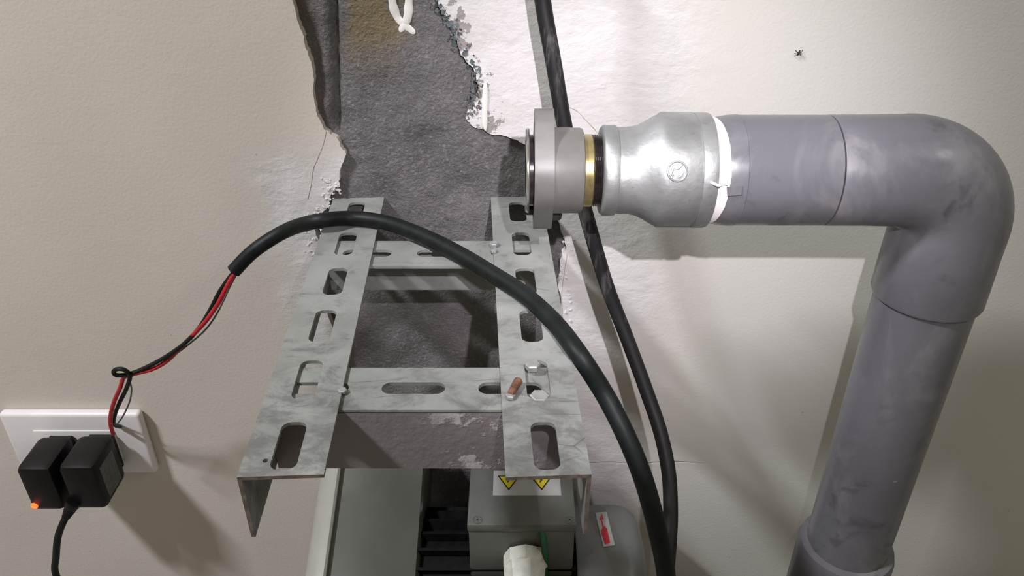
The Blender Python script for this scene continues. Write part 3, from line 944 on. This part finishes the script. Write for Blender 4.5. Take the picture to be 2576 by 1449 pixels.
# warning label: white sticker, two inverted yellow triangles with a bolt
SZ = BZ + 0.0003
c00, c10 = atz(1240, 1246, SZ), atz(1412, 1246, SZ)
y_b = atz(1240, 1184, SZ).y
bm = bmesh.new()
box(bm, (c00.x, c00.y, BZ - 0.0002), (c10.x, y_b, SZ))
wl = obj('warning_label', bm, M['sticker'], pump)
wl['label'] = 'white sticker with yellow warning triangles'
def poly(bm, pts, z, mat, th=0.0002):
    top = [bm.verts.new((x, y, z)) for x, y in pts]; bot = [bm.verts.new((x, y, z - th)) for x, y in pts]
    f = bm.faces.new(top); f.material_index = mat
    bm.faces.new(bot[::-1]).material_index = mat
    n_ = len(pts)
    for k in range(n_): bm.faces.new((top[k], bot[k], bot[(k + 1) % n_], top[(k + 1) % n_])).material_index = mat
for (pxa, pya, wpx) in ((1280, 1234, 0.0188), (1363, 1234, 0.0188)):
    ap = atz(pxa, pya, SZ)
    h_ = wpx * 0.88
    bm = bmesh.new()
    def tri(s_, off): return [(ap.x, ap.y + off), (ap.x + wpx / 2 * s_, ap.y + off + h_ * s_), (ap.x - wpx / 2 * s_, ap.y + off + h_ * s_)]
    poly(bm, tri(1.0, 0), SZ + 0.0003, 0)
    poly(bm, tri(0.80, h_ * 0.125), SZ + 0.0005, 1)
    k_ = wpx * 0.3
    bolt = [(0.10, 1.15), (-0.22, 0.45), (0.02, 0.55), (-0.12, -0.05), (0.26, 0.75), (0.02, 0.66), (0.32, 1.15)]
    poly(bm, [(ap.x - u_ * k_, ap.y + h_ * 0.93 - 0.1 * k_ - v_ * k_ * 0.95) for u_, v_ in bolt], SZ + 0.0007, 0)
    obj('warning_triangle', bm, None, wl, mats=[M['ink'], M['yellow']])
# cable gland on the box front
g0 = aty(1322, 1392, BY0 - 0.004)
gd = Vector((0.0, -0.80, -0.60))
gb = g0 - gd.normalized() * 0.012
bm = bmesh.new()
lathe(bm, [(0.000, 0.0175), (0.010, 0.0175), (0.0115, 0.0160), (0.0120, 0.0145)], Vector((g0.x, BY0 + 0.002, BZ - 0.036)), (0, -1, -0.25), 8)
lathe(bm, [(0.010, 0.0172), (0.013, 0.0172), (0.034, 0.0150), (0.040, 0.0120), (0.041, 0.006)], Vector((g0.x, BY0 + 0.002, BZ - 0.036)), (0, -1, -0.25), 7)
obj('cable_gland', bm, M['gland'], tb)
gs = Vector((g0.x + 0.0145, BY0 - 0.002, BZ - 0.020))
bm = bmesh.new()
tube(bm, spline([gs + Vector((-0.002, 0.004, 0.012)), gs + Vector((0, -0.001, 0.004)), gs + Vector((0.0012, -0.003, -0.010)), gs + Vector((0.001, -0.003, -0.03)), gs + Vector((0.0, -0.003, -0.05)), gs + Vector((-0.004, 0.004, -0.062))], 6), 0.0024, 10)
obj('earth_wire', bm, M['green'], pump, smooth=True)
# direction label on the fan cover (curved with it)
def on_motor(px, py, r):
    a_, h_, v_ = _ray(px, py)
    o_ = Vector((-DIST, HGT)) - Vector((MY, MZ)); d_ = Vector((h_, v_))
    A = d_.dot(d_); B = 2 * o_.dot(d_); Cc = o_.dot(o_) - r * r
    t_ = (-B - math.sqrt(max(B * B - 4 * A * Cc, 0))) / (2 * A)
    return Vector((a_ * t_, -DIST + h_ * t_, HGT + v_ * t_))
def bent_quad(bm, quad, r, n=8):
    rows = []
    for i in range(n + 1):
        t_ = i / n
        L = Vector(quad[0]).lerp(Vector(quad[3]), t_); Rr = Vector(quad[1]).lerp(Vector(quad[2]), t_)
        rows.append([bm.verts.new(on_motor(*L, r)), bm.verts.new(on_motor(*Rr, r))])
    for A_, B_ in zip(rows, rows[1:]): bm.faces.new((A_[0], A_[1], B_[1], B_[0]))
def thicken(bm, t_):
    bmesh.ops.recalc_face_normals(bm, faces=bm.faces)
    bmesh.ops.solidify(bm, geom=list(bm.faces), thickness=t_)
bm = bmesh.new()
bent_quad(bm, ((1497, 1290), (1526, 1288), (1547, 1372), (1518, 1376)), 0.0686)
thicken(bm, 0.0003)
dl = obj('direction_label', bm, M['sticker'], pump)
dl['label'] = 'small white sticker with a red arrow'
bm = bmesh.new()
bent_quad(bm, ((1511, 1306), (1514, 1306), (1522, 1334), (1518, 1334)), 0.0690, 4)
bent_quad(bm, ((1508, 1308), (1519, 1306), (1514, 1292), (1513, 1292)), 0.0690, 3)
bent_quad(bm, ((1511, 1334), (1527, 1330), (1535, 1366), (1522, 1369)), 0.0690, 5)
bent_quad(bm, ((1511, 1336), (1528, 1331), (1521, 1324), (1518, 1325)), 0.0690, 3)
thicken(bm, 0.0002)
obj('red_arrow', bm, M['redink'], dl)

# cream casing at the drive end: rounded profile extruded forward and downward
sl = Vector((0, -0.091, -0.037)).normalized()
upn = Vector((0, -sl.z, sl.y)); upn = -upn if upn.z < 0 else upn
o0 = Vector((0, -0.031, -0.240)) - sl * 0.02
def extr(bm, prof2, l0, l1):
    A_ = [bm.verts.new(o0 + sl * l0 + Vector((x, 0, 0)) + upn * h) for x, h in prof2]
    B_ = [bm.verts.new(o0 + sl * l1 + Vector((x, 0, 0)) + upn * h) for x, h in prof2]
    n_ = len(prof2)
    for k in range(n_): bm.faces.new((A_[k], B_[k], B_[(k + 1) % n_], A_[(k + 1) % n_]))
    bm.faces.new(A_); bm.faces.new(B_[::-1])
xa, xb = -0.1465, -0.0760
prof2 = [(xa, -0.06), (xa, -0.004)]
for k in range(13):
    t_ = k / 12
    prof2.append((xa + (xb - xa) * t_ * 0.97, -0.003 + 0.006 * math.sin(PI * (0.15 + 0.6 * t_))))
prof2 += [(xb - 0.0008, -0.0025), (xb, -0.007), (xb, -0.06)]
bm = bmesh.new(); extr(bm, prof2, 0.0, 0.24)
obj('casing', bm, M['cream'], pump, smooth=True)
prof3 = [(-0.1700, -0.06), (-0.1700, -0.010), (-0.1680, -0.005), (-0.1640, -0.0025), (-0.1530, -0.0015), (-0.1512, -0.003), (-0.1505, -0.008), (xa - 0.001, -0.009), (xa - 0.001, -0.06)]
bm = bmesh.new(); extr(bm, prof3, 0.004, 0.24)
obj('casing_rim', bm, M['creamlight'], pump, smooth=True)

# ---------------------------------------------------------------- small insect on the wall
ip = aty(2008, 132, 0.0)
bm = bmesh.new()
lathe(bm, [(-0.0020, 0), (-0.0013, 0.0006), (0, 0.0008), (0.0010, 0.0005), (0.0016, 0.0006), (0.0021, 0)], (ip.x, -0.0012, ip.z), (0.3, 0, 1), 10)
for sx_, sz_ in ((1, 0.8), (1, -0.2), (1, -1.0), (-1, 0.8), (-1, -0.2), (-1, -1.0)):
    tube(bm, spline([Vector((ip.x, -0.0012, ip.z)), Vector((ip.x + 0.0016 * sx_, -0.0022, ip.z + 0.0014 * sz_)), Vector((ip.x + 0.0024 * sx_, -0.0002, ip.z + 0.0022 * sz_))], 3), 0.00022, 5)
tag(obj('insect', bm, M['insect'], smooth=True), 'tiny dark insect on the bright wall above the grey pipe', 'insect')
